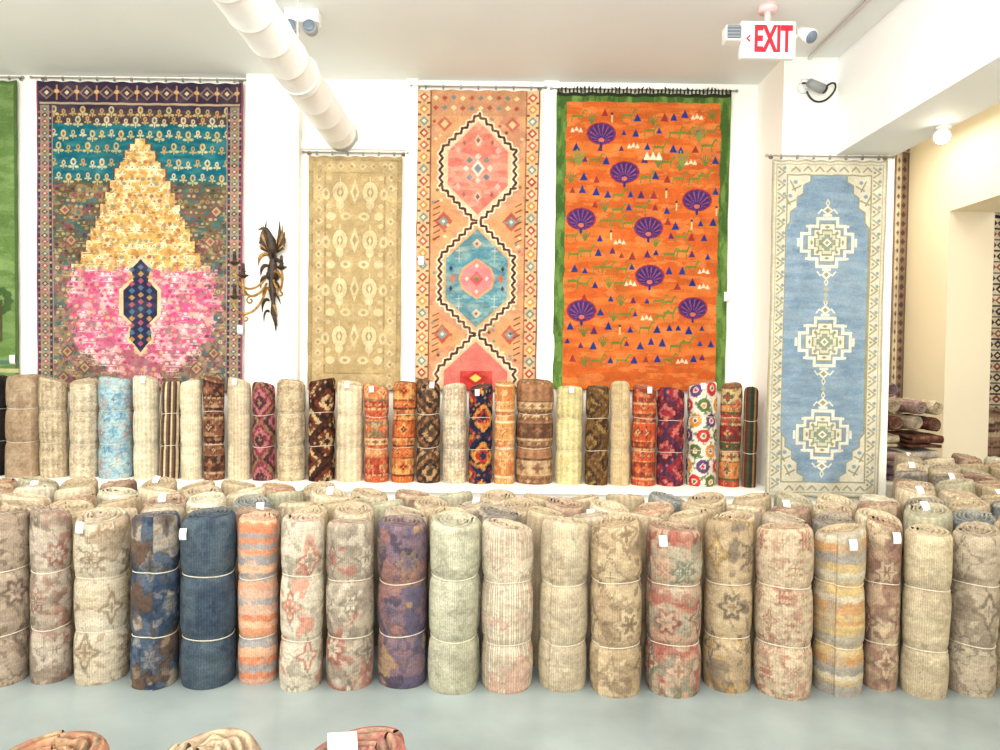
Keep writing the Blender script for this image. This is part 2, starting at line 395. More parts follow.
def roll_mesh(name,R,H,kind,pal,seed,nth=96,nz=80,t=.018,ties=(.36,.72),edge=None,mute=.0,lump=1.0,rib=.06):
    rng=np.random.default_rng(seed)
    th0=rng.uniform(-math.pi,math.pi); e=rng.uniform(-.03,.03); tilt=rng.uniform(.006,.028); tph=rng.uniform(0,6.28); lx,ly=rng.uniform(-.012,.012,2)
    tel=rng.uniform(-.012,.018); w2=rng.uniform(.004,.012)*lump; ph2=rng.uniform(0,6.28); w3=rng.uniform(.004,.009)*lump
    qs=sorted([0]+list(ties)+[1])
    GN=np.random.default_rng(seed+5)
    Gn=GN.random((32,32))
    def lum(th,f):
        x=np.mod(th/(2*math.pi),1.0)*6; y=f*5+1; xi=np.floor(x).astype(int); yi=np.floor(y).astype(int); fx=x-xi; fy=y-yi; fx=fx*fx*(3-2*fx); fy=fy*fy*(3-2*fy)
        a=Gn[yi%32,xi%6];b=Gn[yi%32,(xi+1)%6];c=Gn[(yi+1)%32,xi%6];d=Gn[(yi+1)%32,(xi+1)%6]
        return (a*(1-fx)+b*fx)*(1-fy)+(c*(1-fx)+d*fx)*fy-.5
    def rad(th,z):
        f=z/H; r=R-t*th/(2*math.pi)*.6
        k=.94+0*z
        for a_,b_ in zip(qs[:-1],qs[1:]):
            u=np.clip((f-a_)/(b_-a_),0,1); k=k+np.where((f>=a_)&(f<=b_),.052*np.sin(u*math.pi)**.7,0)
        for q in ties: k=k-.055*np.exp(-((f-q)*H/.022)**2)
        k=k+w2*np.cos(3*th+ph2+f*2.5)+w3*np.sin(2*th+f*14)+.04*lump*lum(th,f+0*th)
        ed=np.clip((f-(1-.028/H*1))/(.028/H),0,1); k=k-.10*ed**2.2
        return r*k
    th=np.linspace(0,2*math.pi,nth+1)
    zs=np.concatenate([np.linspace(0,H-.03,nz-4),[H-.02,H-.012,H-.006,H-.002]])
    T,Z=np.meshgrid(th,zs); Rr=rad(T,Z)
    C=pattern(kind,pal,nth+1,nz,2*math.pi*R,H,rng,mute,rib)
    us=[]; k=0; fr5=[0,.16,.36,.64,.84]
    while R-t*(k)>.012+t: us+= [k+q for q in fr5]; k+=1
    us=np.array(us+[k]); dzm={0:-.028,.16:-.005,.36:.003,.64:.003,.84:-.005}; dz=np.array([dzm[round(float(q-math.floor(q)),2)] for q in us])
    dz[0]=0; dz[1]=.002
    T2,Uu=np.meshgrid(th,us); Rt=R-t*(Uu+T2/(2*math.pi)); fac=np.clip(Rt/(R-t*T2/(2*math.pi)),.02,1)
    Rt=np.maximum(fac*rad(T2,np.full_like(T2,H)),.003)
    wv=vnoise(Uu*.8+3,np.cos(T2)*2+np.sin(T2)*1.5+7,rng)-.5
    Rt=Rt*(1+.02*wv*(Uu>.1))
    Zt=H+dz[:,None]+.018*wv*np.clip(Uu,0,1)+tel*(1-Rt/R)
    Zt[-1]-=.05
    pm=C.reshape(-1,3).mean(0); bk=np.array(edge if edge is not None else pm*.6+np.array((196,180,150))*.4,float)
    fr=(Uu-np.floor(Uu)); Ct=np.where((fr<.4)[...,None],pm*.84,bk)
    nn=vnoise(T2*5+Uu*3,Uu*2,rng)[...,None]; Ct=Ct*(.82+.36*nn)
    ck=np.array([pal[i%len(pal)] for i in range(8)],float)[(vnoise(T2*2.2+Uu,Uu*1.3+4,rng)*7.9).astype(int)]
    if mute: ck=ck*(1-mute)+ck.mean(-1,keepdims=True)*mute
    Ct=Ct*.70+ck*.30
    RR=np.vstack([Rr,Rt]); ZZ=np.vstack([Z,Zt]); TT=np.vstack([T,T2])+th0; CC=np.vstack([C,Ct])
    X=RR*np.cos(TT)*(1+e)+lx*ZZ/H; Y=RR*np.sin(TT)*(1-e)+ly*ZZ/H
    ZZ=ZZ+np.clip((ZZ-H*.8)/(H*.2),0,1)*tilt*np.cos(TT-tph)*RR/R
    nr=RR.shape[0]; V=np.stack([X,Y,ZZ],-1).reshape(-1,3); fc=gridfaces(nr,nth+1)
    i=np.arange(nz-1); strip=np.stack([i*(nth+1)+nth,i*(nth+1),(i+1)*(nth+1),(i+1)*(nth+1)+nth],-1)
    fc=np.vstack([fc,strip])
    tie=[]
    for q in ties:
        zc=q*H; tt=np.linspace(0,2*math.pi,49)[:-1]; rr=rad(tt,zc)+.0025; zz=zc+.004*np.sin(tt*2+seed)
        cx=rr*np.cos(tt+th0)*(1+e)+lx*zc/H; cy=rr*np.sin(tt+th0)*(1-e)+ly*zc/H
        n=len(tt); Vt=[]
        for s_ in range(5):
            an=2*math.pi*s_/5; k=.0026*math.cos(an); 
            Vt.append(np.stack([cx+k*np.cos(tt+th0),cy+k*np.sin(tt+th0),zz+.0026*math.sin(an)],-1))
        Vt=np.vstack(Vt); F_=[]
        for s_ in range(5):
            for j in range(n): F_.append((s_*n+j,s_*n+(j+1)%n,((s_+1)%5)*n+(j+1)%n,((s_+1)%5)*n+j))
        tie.append((Vt,np.array(F_)[:,::-1]))
    return V,fc,lin(CC).reshape(-1,3),tie
def roll(x,y,z0,R,H,kind,pal,seed,label,group,nth=96,nz=80,t=.018,ties=(.36,.72),tag=None,maketies=True,edge=None,mute=0.0,lump=1.0,rib=.06):
    V,fc,C,tie=roll_mesh('rug_roll',R,H,kind,pal,seed,nth,nz,t,ties,edge,mute,lump,rib)
    o=add_mesh('rug_roll',V,fc,M_roll,True,colors=C); o.location=(x,y,z0)
    top(o,label,'rolled rug',group)
    if maketies:
        for Vt,Ft in tie: add_mesh('twine_tie',Vt,Ft,M_twine,True,parent=o)
    if tag is not None:
        tx,tz=tag; tag_mesh('price_tag',o,(tx,-math.sqrt(max(R*R-tx*tx,0))-.006,H-tz),rz=tx*3,tilt=-.1)
    return o

front=[
(-22,29,'blotch',[(146,128,110),(172,154,134),(102,82,70)],'taupe-brown patterned wool rug roll bound with twine',None),
(29,75,'blotch',[(164,148,130),(188,174,156),(140,92,80),(112,96,82)],'dusty rose and beige patterned rug roll',None),
(73,130,'blotch',[(184,168,142),(202,190,168),(144,122,98),(124,106,88)],'pale tan rug roll with faded florals',(-.02,.0)),
(129,180,'patch',[(52,64,82),(84,96,110),(172,156,134),(96,72,56)],'navy blue rug roll with tan and brown blocks',None),
(179,240,'plain',[(54,66,80),(76,88,96),(94,98,98),(38,48,60)],'dark slate blue ribbed rug roll with price tag',(-.07,.04)),
(239,280,'hstripe',[(214,148,112),(204,164,140),(204,132,98),(154,148,144),(220,170,136)],'coral orange rug roll with grey bands',None),
(278,326,'blotch',[(202,190,168),(186,176,158),(184,110,90),(138,126,110)],'cream rug roll with faint coral flowers',None),
(324,378,'blotch',[(168,154,134),(128,116,104),(160,92,80),(200,188,166)],'grey and tan floral rug roll with rose tints',None),
(378,430,'patch',[(118,98,106),(86,82,102),(168,138,100),(144,104,94),(74,66,80)],'muted purple, blue and ochre patterned rug roll',None),
(427,482,'plain',[(182,178,154),(166,162,138),(144,138,116)],'pale sage green ribbed rug roll',None),
(481,536,'ribs',[(208,196,172),(196,182,158),(138,112,92),(188,146,128)],'cream and brown finely ribbed rug roll with rose patch',None),
(535,590,'plain',[(196,180,150),(176,160,134),(206,194,170),(144,120,96)],'sand-coloured wool rug roll',None),
(589,644,'blotch',[(176,154,122),(154,132,104),(198,178,144),(118,98,76)],'tan rug roll with faded gold pattern',None),
(643,703,'blotch',[(166,156,134),(176,132,108),(140,64,54),(110,112,94)],'sage rug roll with rose and brick red flowers',(-.08,.01)),
(701,755,'blotch',[(162,140,110),(186,164,130),(96,84,74),(174,136,74)],'brown and gold patterned rug roll',None),
(755,815,'small',[(188,168,140),(164,142,116),(140,80,68)],'beige rug roll with small reddish motifs',None),
(814,862,'hstripe',[(188,162,114),(166,154,136),(184,142,98),(188,176,150),(150,142,130)],'ochre orange and grey striped rug roll',(.0,.02)),
(863,901,'blotch',[(170,148,120),(136,100,84),(192,172,140),(116,84,76)],'tan rug roll with rose blotches',(.01,.03)),
(902,950,'plain',[(194,178,146),(176,160,132),(158,140,114)],'plain oatmeal ribbed rug roll',None),
(951,994,'blotch',[(160,144,122),(178,164,140),(116,102,86)],'grey-beige faded rug roll',None),
(996,1046,'blotch',[(182,162,130),(198,184,156),(146,94,62)],'sandy tan rug roll with rust pattern',(-.07,.02)),
]
def relax(P,k=.985):
    for _ in range(60):
        for i in range(len(P)-1):
            a,b=P[i],P[i+1]; d=math.hypot(a[0]-b[0],a[1]-b[1]); s_=(a[2]+b[2])/k
            if s_>d:
                f=d/s_; a[2]*=f; b[2]*=f
    return P
fp_=[]
for i,(a,b,*_) in enumerate(front):
    d=3.19+.026*((i*7)%3-1); q=U((a+b)/2,600,d); fp_.append([q.x,d,min((b-a)*d/F/2*1.04,.142)])
relax(fp_,.998)
for i,(a,b,k,p,lab,tg) in enumerate(front):
    x,d,R=fp_[i]
    H=.748+.016*math.sin(i*2.3)
    if i<6: H+=.012
    roll(x,d,0.0,R,H,k,p,100+i,lab,'rug rolls in the first floor row',150,136,.021,(.30+.02*math.sin(i),.66+.02*math.cos(i*2)),tg,rib=.10 if k in('plain','ribs') else .06)

upper=[
(-30,6,'plain',[(34,30,30),(50,44,42)],'nearly black rug roll standing on the platform'),
(7,40,'plain',[(168,142,114),(182,160,132),(140,114,90)],'light brown rug roll standing on the platform'),
(41,69,'small',[(198,180,150),(182,162,130),(158,136,106)],'beige rug roll with faint motifs'),
(69,100,'small',[(210,194,166),(186,166,136)],'pale beige rug roll with faint speckled weave'),
(100,134,'small',[(152,180,188),(70,122,152),(206,196,168),(186,116,104)],'pale teal blue floral rug roll'),
(135,160,'plain',[(222,210,184),(208,194,166)],'cream rug roll tied with twine'),
(160,180,'vstripe',[(70,52,42),(206,188,156),(110,84,64)],'dark brown and cream vertically striped rug roll'),
(181,204,'plain',[(220,206,176),(204,190,160)],'plain ivory rug roll tied with twine'),
(204,226,'border',[(120,76,56),(184,154,118),(66,42,36),(144,94,70)],'brown and rust patterned rug roll'),
(227,252,'plain',[(216,198,168),(198,180,150)],'warm cream rug roll tied with twine'),
(252,276,'geo',[(124,54,64),(176,106,108),(70,44,50),(140,112,78)],'dark red and pink patterned rug roll'),
(276,307,'small',[(204,186,152),(172,146,116),(150,120,92)],'beige floral rug roll standing on platform'),
(308,335,'geo',[(62,38,28),(196,166,120),(104,48,34),(40,28,24)],'dark brown rug roll with cream motifs'),
(336,364,'plain',[(220,202,170),(204,186,154)],'light cream rug roll with white tag'),
(365,390,'border',[(188,90,58),(212,172,124),(146,58,46),(124,106,78),(196,124,78)],'red-orange multicoloured rug roll'),
(391,416,'border',[(192,100,52),(112,44,34),(204,154,92),(84,50,36)],'orange and maroon rug roll'),
(416,442,'geo',[(78,58,46),(176,140,98),(50,40,38),(134,92,60)],'dark brown geometric rug roll'),
(443,468,'small',[(212,196,166),(186,134,106),(168,142,104),(136,140,140)],'ivory rug roll with pale florals'),
(469,493,'geo',[(34,42,68),(158,50,36),(196,132,62),(30,32,48)],'navy, red and gold rug roll'),
(494,515,'border',[(208,148,86),(222,200,160),(190,116,66),(214,184,136)],'orange and cream banded rug roll'),
(516,554,'border',[(120,84,60),(144,106,76),(192,164,124),(94,64,50),(160,114,82)],'large brown oriental rug roll'),
(555,584,'plain',[(218,202,150),(204,188,136),(196,178,116)],'pale yellow rug roll standing on platform'),
(584,609,'geo',[(94,66,42),(144,112,62),(60,44,34),(112,80,46)],'dark gold and brown rug roll'),
(610,630,'plain',[(204,180,138),(188,164,124)],'narrow light tan rug roll'),
(631,656,'border',[(188,80,48),(210,160,108),(124,60,50),(196,114,64)],'brick orange bordered rug roll'),
(657,684,'geo',[(146,44,52),(190,108,98),(90,34,42),(60,50,76)],'crimson patterned rug roll on white platform'),
(685,718,'dots',[(226,216,196),(188,54,52),(90,108,62),(210,138,54),(94,64,108),(112,128,92)],'white rug roll with colourful round flowers'),
(718,742,'border',[(170,60,50),(62,88,60),(198,126,72),(108,44,44),(194,164,116)],'red and green patterned rug roll'),
(743,757,'vstripe',[(46,50,38),(140,112,70),(88,44,38),(62,68,50)],'thin dark green vertically striped rug roll'),
]
uptags={5:(.02,-.012),9:(.0,-.012),13:(.0,-.012),14:(-.03,.0),16:(.03,.0),18:(-.03,.02),21:(.0,-.012),24:(.02,.0),26:(-.03,-.012)}
up_=[]
for i,(a,b,*_) in enumerate(upper):
    R=(b-a)*5.36/F/2*1.03; d=5.24+R; q=U((a+b)/2,430,d); up_.append([q.x,d,R])
relax(up_,.98)
for i,(a,b,k,p,lab) in enumerate(upper):
    x,d,R=up_[i]
    H=.75+.02*math.sin(i*1.7)+(.02 if i in (20,26) else 0)
    roll(x,d,.54,R,H,k,p,300+i,lab,'rug rolls on the white platform',84,90,min(.017,R/4),(.35,.68),uptags.get(i),lump=.7)

bpal=[('blotch',[(174,154,124),(196,180,152),(140,116,96)]),('plain',[(202,186,158),(184,166,138)]),('blotch',[(156,128,108),(188,168,140),(116,90,80)]),
('blotch',[(122,114,106),(172,158,136),(92,88,84)]),('plain',[(188,170,138),(168,150,122)]),('small',[(198,182,152),(164,130,106),(140,128,112)]),
('blotch',[(182,154,124),(154,110,86),(204,188,162)]),('plain',[(204,196,174),(188,180,158)]),('blotch',[(96,106,114),(142,142,134),(182,170,144)]),
('small',[(166,144,120),(124,80,72),(192,174,146)]),('plain',[(162,146,126),(180,166,142)]),('plain',[(178,170,144),(160,154,130)])]
bl=['tan faded','pale cream','rose-brown','grey-brown','sand-coloured','beige floral','rust and tan','ivory','slate blue','red and tan','taupe','sage grey']
tmpl=[]
for i,(k,p) in enumerate(bpal):
    V,fc,C,_=roll_mesh('r',.119,.745,k,p,700+i,60,20,.022,lump=1.0)
    me_o=add_mesh('rug_roll',V,fc,M_roll,True,colors=C); tmpl.append(me_o.data); bpy.data.objects.remove(me_o)
rng=np.random.default_rng(11); last=-1
wts=np.array([1.2,1.6,.6,.8,1.5,1.2,.5,1.5,.3,.6,1.3,1.1]); wts/=wts.sum(); cnt=0
def back(x,y,sc,hs=1.0,z0=0,grp='rug rolls in the crowded floor rows'):
    global last,cnt
    i=int(rng.choice(len(tmpl),p=wts))
    if i==last: i=(i+1)%len(tmpl)
    last=i
    o=bpy.data.objects.new('rug_roll',tmpl[i]); COL.objects.link(o); o.location=(x,y,z0); o.scale=(sc,sc,hs); o.rotation_euler=(0,0,rng.uniform(0,6.28))
    top(o,bl[i]+' wool rug roll packed among others','rolled rug',grp)
    cnt+=1
    if cnt%7==0: tag_mesh('price_tag',o,(.02*math.sin(cnt),0,.745+.035),.04,.05,rz=-o.rotation_euler.z+.2*math.sin(cnt*3),tilt=-.5)
rowd=[3.455+.22*r for r in range(10)]
for r,d in enumerate(rowd):
    x=-3.54+.118*(r%2)
    while x<d*.715+.25:
        inleft=(x>-d*.72-.15) and ((r<=2) or (r==3 and x<-1.0))
        inright=(x>(888-500)/F*d+.10 and x>(0 if r<8 else 3.08)) and x<3.98
        if r<=2 and x<2.95 and inleft or (r==3 and inleft) or (inright and r>=0 and not(r<=2 and x<2.95)):
            back(x,d,rng.uniform(.92,.965),rng.uniform(.965,.995) if x<2 else rng.uniform(.97,1.04))
        x+=.236
# folded and rolled rugs heaped on the bench
def folded(x,y,z,w,dp,layers,lt,kind,pal,seed,label,rz=0):
    P=[]; hw_=dp/2
    for l in range(layers):
        zc=lt/2+l*lt; s_=1 if l%2==0 else -1
        for u in np.linspace(-1,1,7): P.append((s_*u*(hw_-lt/2),zc+.003*math.sin(u*5+l)))
        if l<layers-1:
            for a in np.linspace(-math.pi/2,math.pi/2,7)[1:-1]: P.append((s_*(hw_-lt/2+math.cos(a)*lt/2),zc+lt/2+math.sin(a)*lt/2))
    n=len(P); nx=30; rs=np.random.default_rng(seed)
    C=pattern(kind,pal,nx,n,w,dp*layers,rs,0.0)
    Xg=np.linspace(-w/2,w/2,nx)[None,:].repeat(n,0); Yg=np.array([p[0] for p in P])[:,None].repeat(nx,1)+.010*np.sin(Xg*17+seed); Zg=np.array([p[1] for p in P])[:,None].repeat(nx,1)+.006*np.sin(Xg*14+seed)*np.linspace(0,1,n)[:,None]+.006
    o=add_mesh('folded_rug',np.stack([Xg,Yg,Zg],-1).reshape(-1,3),gridfaces(n,nx),M_roll,True,colors=lin(C).reshape(-1,3))
    md=o.modifiers.new('t','SOLIDIFY'); md.thickness=lt*.62; md.offset=0
    o.location=(x,y,z+lt*.16); o.rotation_euler=(0,0,rz)
    top(o,label,'folded rug','folded rugs piled on the bench')
    return layers*lt+.014
fp=[((206,190,160),(186,166,134),'cream and tan'),((132,104,124),(166,142,150),'muted purple'),((98,60,50),(150,118,92),'dark brown'),((214,202,178),(192,176,148),'ivory'),((160,134,130),(190,170,160),'dusty mauve'),((196,168,132),(140,106,84),'tan and rust'),((206,196,180),(160,150,150),'pale grey')]
seed=0; fz=[]
for cxx,wd,zt_ in ((3.20,.30,.86),(3.54,.30,.80)):
    z=.5; 
    while z<zt_:
        p=fp[(seed*3+1)%7]; 
        z+=folded(cxx+.015*math.sin(seed*4),6.02+.03*math.cos(seed*3),z,wd-.04*abs(math.sin(seed)),.42,3,.040,'small',[p[0],p[1]],800+seed,p[2]+' folded rug lying in an untidy heap',.07*math.sin(seed*5)); seed+=1
    fz.append((cxx,z))
kk=0
for cxx,z in fz:
    for lv in range(3 if cxx<3.4 else 2):
        for j in range(2 if lv<2 else 1):
            p=[[(210,196,172),(186,168,146)],[(92,54,46),(150,116,90)],[(176,150,140),(130,104,110)],[(214,200,172),(180,150,120)],[(110,84,96),(170,150,150)]][kk%5]
            o=roll(cxx-.072+j*.146+(.072 if lv==2 else 0),6.26+.03*math.sin(kk*3),z+.082+lv*.142,.066,.48+.05*math.sin(kk*2),'small',p,960+kk,['cream','dark red-brown','mauve','ivory tan','plum'][kk%5]+' rolled rug lying on folded rugs','stacked rug rolls in the side room',56,30,.018,(.3,.7),None,False,lump=1.3)
            o.rotation_euler=(math.pi/2,0,.02*math.sin(kk*4)); kk+=1
for j in range(5):
    roll(5.3+j*.25,7.9,0,.115,1.0,'hstripe',[(90,70,64),(150,120,100),(190,170,140)],940+j,'dark banded rug roll in the next room','rug rolls in the next room',56,50)

# foreground rolls
fgd=[(46,1.30,.124,'blotch',[(150,92,74),(176,150,110),(96,104,84),(120,54,50)],'coral brown and green patterned rug roll',None,718,(168,132,100)),
(208,1.28,.109,'blotch',[(176,156,130),(150,126,106),(120,98,84)],'brown-beige rug roll standing near the viewer',None,721,(184,162,132)),
(353,1.28,.113,'blotch',[(166,84,84),(176,144,112),(84,92,78),(130,54,58)],'dark pink and red rug roll with white tag',None,721,(164,124,104))]
for j,(px,d,R,k,p,lab,tg,yt,ed) in enumerate(fgd):
    zt=U(px,yt,d+R).z; q=U(px,740,d)
    o=roll(q.x,d,0,R,zt-.008,k,p,50+j,lab,'rug rolls nearest the viewer',160,40,.022,edge=ed)
    if j==2:
        t=tag_mesh('price_tag',o,(-.030,.045,zt+.014),.055,.085,rz=.3,tilt=-.95)

# ================= HANGING RUGS
# --- aubergine / pink medallion rug
c=Cv(37,82,243,390,(110,96,76),1.9,1); X,Y=c.X,c.Y
c.rect(37,82,243,112,(50,42,60)); c.rect(37,110,243,128,(66,52,54))
c.rect(37,124,243,182,(24,98,110)); c.rect(37,180,243,262,(92,82,60)); c.rect(37,262,243,390,(128,110,92))
n=fbm(X/9,Y/7,c.rng); c.m((n>.56)&(Y>184),(148,122,84),.8); n=fbm(X/6,Y/6,c.rng); c.m((n>.62)&(Y>188),(50,92,96),.7); n=fbm(X/5,Y/5,c.rng); c.m((n>.62)&(Y>184),(120,62,74),.7)
n=fbm(X/14,Y/4,c.rng); c.m((n>.55)&(Y>124)&(Y<185),(18,82,98),.6); c.m((n<.38)&(Y>130)&(Y<182),(46,114,120),.6)
for xx in range(47,243,20): 
    c.dia(xx,93,8,7,(132,98,80)); c.dia(xx,93,5.5,5,(40,50,80)); c.dia(xx,93,2.4,2.4,(216,186,130)); c.line(xx+10,86,xx+10,100,1.5,(176,120,84)); c.ell(xx+10,92,2.6,2,(196,160,110))
c.rect(40,103,240,105,(176,150,120))
def hw(y):
    return np.interp(y,[138,148,166,200,232,262,268,300,338,350,366,380,388],[4,12,22,36,50,62,70,74,68,58,40,20,10])
nz_=(fbm(X/4,Y/4,c.rng)-.5)
Yq=np.floor((Y-138)/6.0)*6.0+138; H_=np.floor((hw(Yq+3)+1.5)/5)*5; ax=np.abs(X-140.5)
dm=(ax<H_)&(Yq>=137)&(Y+nz_*14<268); pk=(ax<hw(Y)+nz_*44)&(Y+nz_*14>=268)&(Y<387)
c.m((ax<H_+2.5)&(Yq>=136)&(Y<=268),(96,66,44),.8); c.m(dm,(216,186,128)); c.m(pk,(214,118,148))
n=fbm(X/6,Y/4,c.rng); c.m(dm&(n>.56),(200,154,80),.9); c.m(dm&(n<.42),(230,210,166),.9)
n=fbm(X/8,Y/5,c.rng); c.m(pk&(n>.56),(200,76,120),.8); c.m(pk&(n<.42),(224,168,170),.9); c.m(pk&(n>.48)&(Y>350),(140,104,98),.6)
n=fbm(X/3.5,Y/3.5,c.rng); c.m(pk&(n>.62),(150,104,104),.6); c.m(dm&(n>.62),(160,108,64),.6)
def palm(x,y,s_,c1,c2,al=.85):
    c.ell(x,y,2.3*s_,3.1*s_,c1,al); c.ell(x,y,1.0*s_,1.6*s_,c2,al); c.line(x,y+3*s_,x,y+6*s_,1.1,c1,al); c.ell(x-2.6*s_,y+4*s_,1.8*s_,1.1*s_,c1,al); c.ell(x+2.6*s_,y+4*s_,1.8*s_,1.1*s_,c1,al)
for r_,yy in enumerate((111,120,133,147,162,176)):
    for j in range(-10,11):
        xx=140.5+j*9.6+(4.8 if r_%2 else 0); k_=abs(j)
        if 54<xx<228 and (abs(xx-140.5)>hw(yy+4)+4 or yy<134): palm(xx,yy+((k_*7)%3-1),.85+.35*((k_*5+r_)%3==0),[(206,184,122),(190,156,92),(212,198,156)][(k_*k_+r_)%3],[(130,60,60),(30,60,90)][(k_*k_)%2])
for r_,yy in enumerate(np.arange(150,388,5.6)):
    for j in range(-17,18):
        xx=140.5+j*5.4+(2.7 if r_%2 else 0)
        if not 54<xx<228: continue
        inside=abs(xx-140.5)<hw(yy)-2
        if yy<184 and not inside: continue
        k_=abs(j); h_=(k_*k_*7+r_*13+k_*3)%17
        if inside: cc=[(238,226,196),(194,138,74),(150,84,64),(210,166,90),(124,128,108)][h_%5] if yy<268 else [(236,212,202),(190,66,104),(220,170,128),(150,122,120)][h_%4]
        elif yy<262: cc=[(190,168,104),(186,168,134),(50,102,106),(154,92,94),(62,50,54),(150,132,84)][h_%6]
        else: cc=[(190,170,128),(170,130,118),(64,104,106),(154,92,98),(84,66,64),(200,184,150),(128,112,84)][h_%7]
        rr=1.3+.45*(h_%3); c.ell(xx+c.rng.uniform(-.6,.6),yy+c.rng.uniform(-.6,.6),rr,rr*.85,cc,.78)
        if h_%4==0: c.line(xx-3,yy+2.5,xx+3,yy+2.5,1.0,cc,.6)
        if h_%5==0: c.ell(xx,yy,.8,.8,(80,56,54),.7)
for s_ in (-1,1):
    for (dx,yy) in ((74,352),(56,368),(78,378),(76,210),(70,240)):
        xx=140.5+s_*dx; c.dia(xx,yy,7,7,(90,70,66),.8); c.dia(xx,yy,5,5,(186,158,108),.8); c.dia(xx,yy,2.6,2.6,(140,64,76),.9)
P=[(140.5,258),(150,268),(148,280),(158,290),(158,314),(150,322),(152,338),(140.5,352),(129,338),(131,322),(123,314),(123,290),(133,280),(131,268)]
c.poly([(140.5+(x-140.5)*1.22,305+(y-305)*1.08) for x,y in P],(216,188,146)); c.poly(P,(40,42,72))
for yy in range(266,348,7):
    for dx in (-9,0,9): c.dia(140.5+dx,yy+(3 if dx else 0),3.2,3,[(190,146,78),(174,84,96),(80,114,134)][(yy//7+dx)%3],.85)
for (a,b) in ((37,53),(227,243)):
    c.rect(a,106,b,390,(150,128,106)); mx=(a+b)/2
    c.rect(a+1,106,a+3.5,390,(50,46,70)); c.rect(b-3.5,106,b-1,390,(50,46,70))
    for yy in range(110,390,6):
        c.dia(mx,yy,3.6,2.8,[(146,74,88),(100,88,60),(66,104,100),(60,50,70)][(yy//6)%4],.9); c.ell(mx,yy,1.2,1.0,(206,186,150))
        for e_ in (-5.5,5.5): c.ell(mx+e_,yy+3,1.2,1.1,[(180,90,104),(206,184,130),(90,120,120)][(yy//6)%3],.9)
c.rect(37,82,38.4,390,(140,56,84)); c.rect(241.6,82,243,390,(150,70,90))
c.wear((170,152,126),.14,14,5); c.mottle(.12,9)
hang(c,YB,'antique rug with stepped gold and pink medallion on dark floral field',tags=[(240,325)],clipn=12)
# --- tan rug
c=Cv(309,156,402,390,(176,152,108),1.8,2)
c.frame(0,3,(156,134,94)); c.frame(3,2,(148,126,86)); c.frame(5,11,(184,160,118)); c.frame(16,1.5,(148,126,86))
for yy in range(166,390,11):
    for xx in (319.5,391.5): c.dia(xx,yy,4.2,4.2,(210,192,152),.8); c.dia(xx,yy,1.8,1.8,(150,128,88))
for xx in range(330,390,11): c.dia(xx,166,4.2,4.2,(210,192,152),.8); c.dia(xx,166,1.8,1.8,(150,128,88))
n=fbm(c.X/6,c.Y/6,c.rng); c.m(n>.58,(190,166,122),.6); n=fbm(c.X/5,c.Y/7,c.rng); c.m(n>.6,(160,136,92),.55)
lt=(212,196,156); dkk=(148,126,84); al=.82
for y0 in (192,240,288,336):
    for s_ in (-1,1):
        cx=355.5+s_*15; c.ell(cx,y0,8.6,11.6,dkk,.5); c.ell(cx,y0,7.6,10.5,lt,al); c.ell(cx,y0+12,4,5,lt,al); c.ell(cx,y0,3.3,5,dkk,al); c.ell(cx,y0,1.5,2.4,lt); c.line(cx,y0-15,cx,y0+20,1.4,lt,al)
        c.ell(355.5+s_*29,y0+2,4,6,lt,al*.9); c.ell(355.5+s_*29,y0+2,1.6,2.6,dkk,al)
        c.ell(355.5+s_*9,y0+24,5.5,4,lt,al); c.ell(355.5+s_*24,y0+24,4.5,4,lt,al); c.ell(355.5+s_*9,y0+24,2.2,1.6,dkk,al)
        for dy in (-14,14): c.ell(355.5+s_*26,y0+dy,2.6,2.4,lt,.6)
    c.dia(355.5,y0,4.6,13,lt,al); c.dia(355.5,y0,2.2,6,dkk,al)
c.wear((182,158,114),.38,12,5); c.mottle(.10,10)
hang(c,YB,'faded khaki beige runner with rows of pale oval motifs',clipn=6)
# --- coral medallion rug
c=Cv(417,90,540,390,(200,146,110),1.9,3); X,Y=c.X,c.Y; cx=479
n=fbm(X/30,Y/12,c.rng); c.m(n>.5,(206,152,100),.7); c.m(n<.38,(186,126,96),.7)
c.rect(417,90,540,116,(184,132,96),.8)
dk=(76,44,38); iv=(224,208,176)
pts=[(0,114),(36,150),(36,186),(2,221),(36,256),(36,300),(2,334),(38,370),(38,392)]
def chain(off,w,col,z=True,zs=4,am=1.6):
    for s_ in (-1,1):
        for (p,q) in zip(pts[:-1],pts[1:]):
            x0,x1=cx+s_*(p[0]+off if p[0]>5 else p[0]),cx+s_*(q[0]+off if q[0]>5 else q[0])
            if z: c.zig(x0,p[1],x1,q[1],w,col,zs,am)
            else: c.line(x0,p[1],x1,q[1],w,col)
c.poly([(cx,114),(cx+36,150),(cx+36,186),(cx,221),(cx-36,186),(cx-36,150)],(220,184,148))
c.poly([(cx,121),(cx+30,151),(cx+30,185),(cx,214),(cx-30,185),(cx-30,151)],(214,126,108))
c.poly([(cx,221),(cx+36,256),(cx+36,300),(cx,334),(cx-36,300),(cx-36,256)],(204,154,108))
c.poly([(cx,228),(cx+31,258),(cx+31,298),(cx,327),(cx-31,298),(cx-31,258)],(98,142,150))
c.poly([(cx,334),(cx+38,370),(cx+38,392),(cx-38,392),(cx-38,370)],(216,178,142))
c.poly([(cx,341),(cx+32,371),(cx+32,392),(cx-32,392),(cx-32,371)],(206,108,98))
n=fbm(X/9,Y/4,c.rng); tb=(np.abs(c.A-np.array((98,142,150))).sum(-1)<2); c.m(tb&(n>.55),(78,124,138),.8); c.m(tb&(n<.4),(124,158,158),.8)
tb=(np.abs(c.A-np.array((214,126,108))).sum(-1)<2); c.m(tb&(n>.55),(204,108,96),.8); c.m(tb&(n<.4),(220,148,128),.8)
chain(1,5.5,iv); chain(1,2.5,dk)
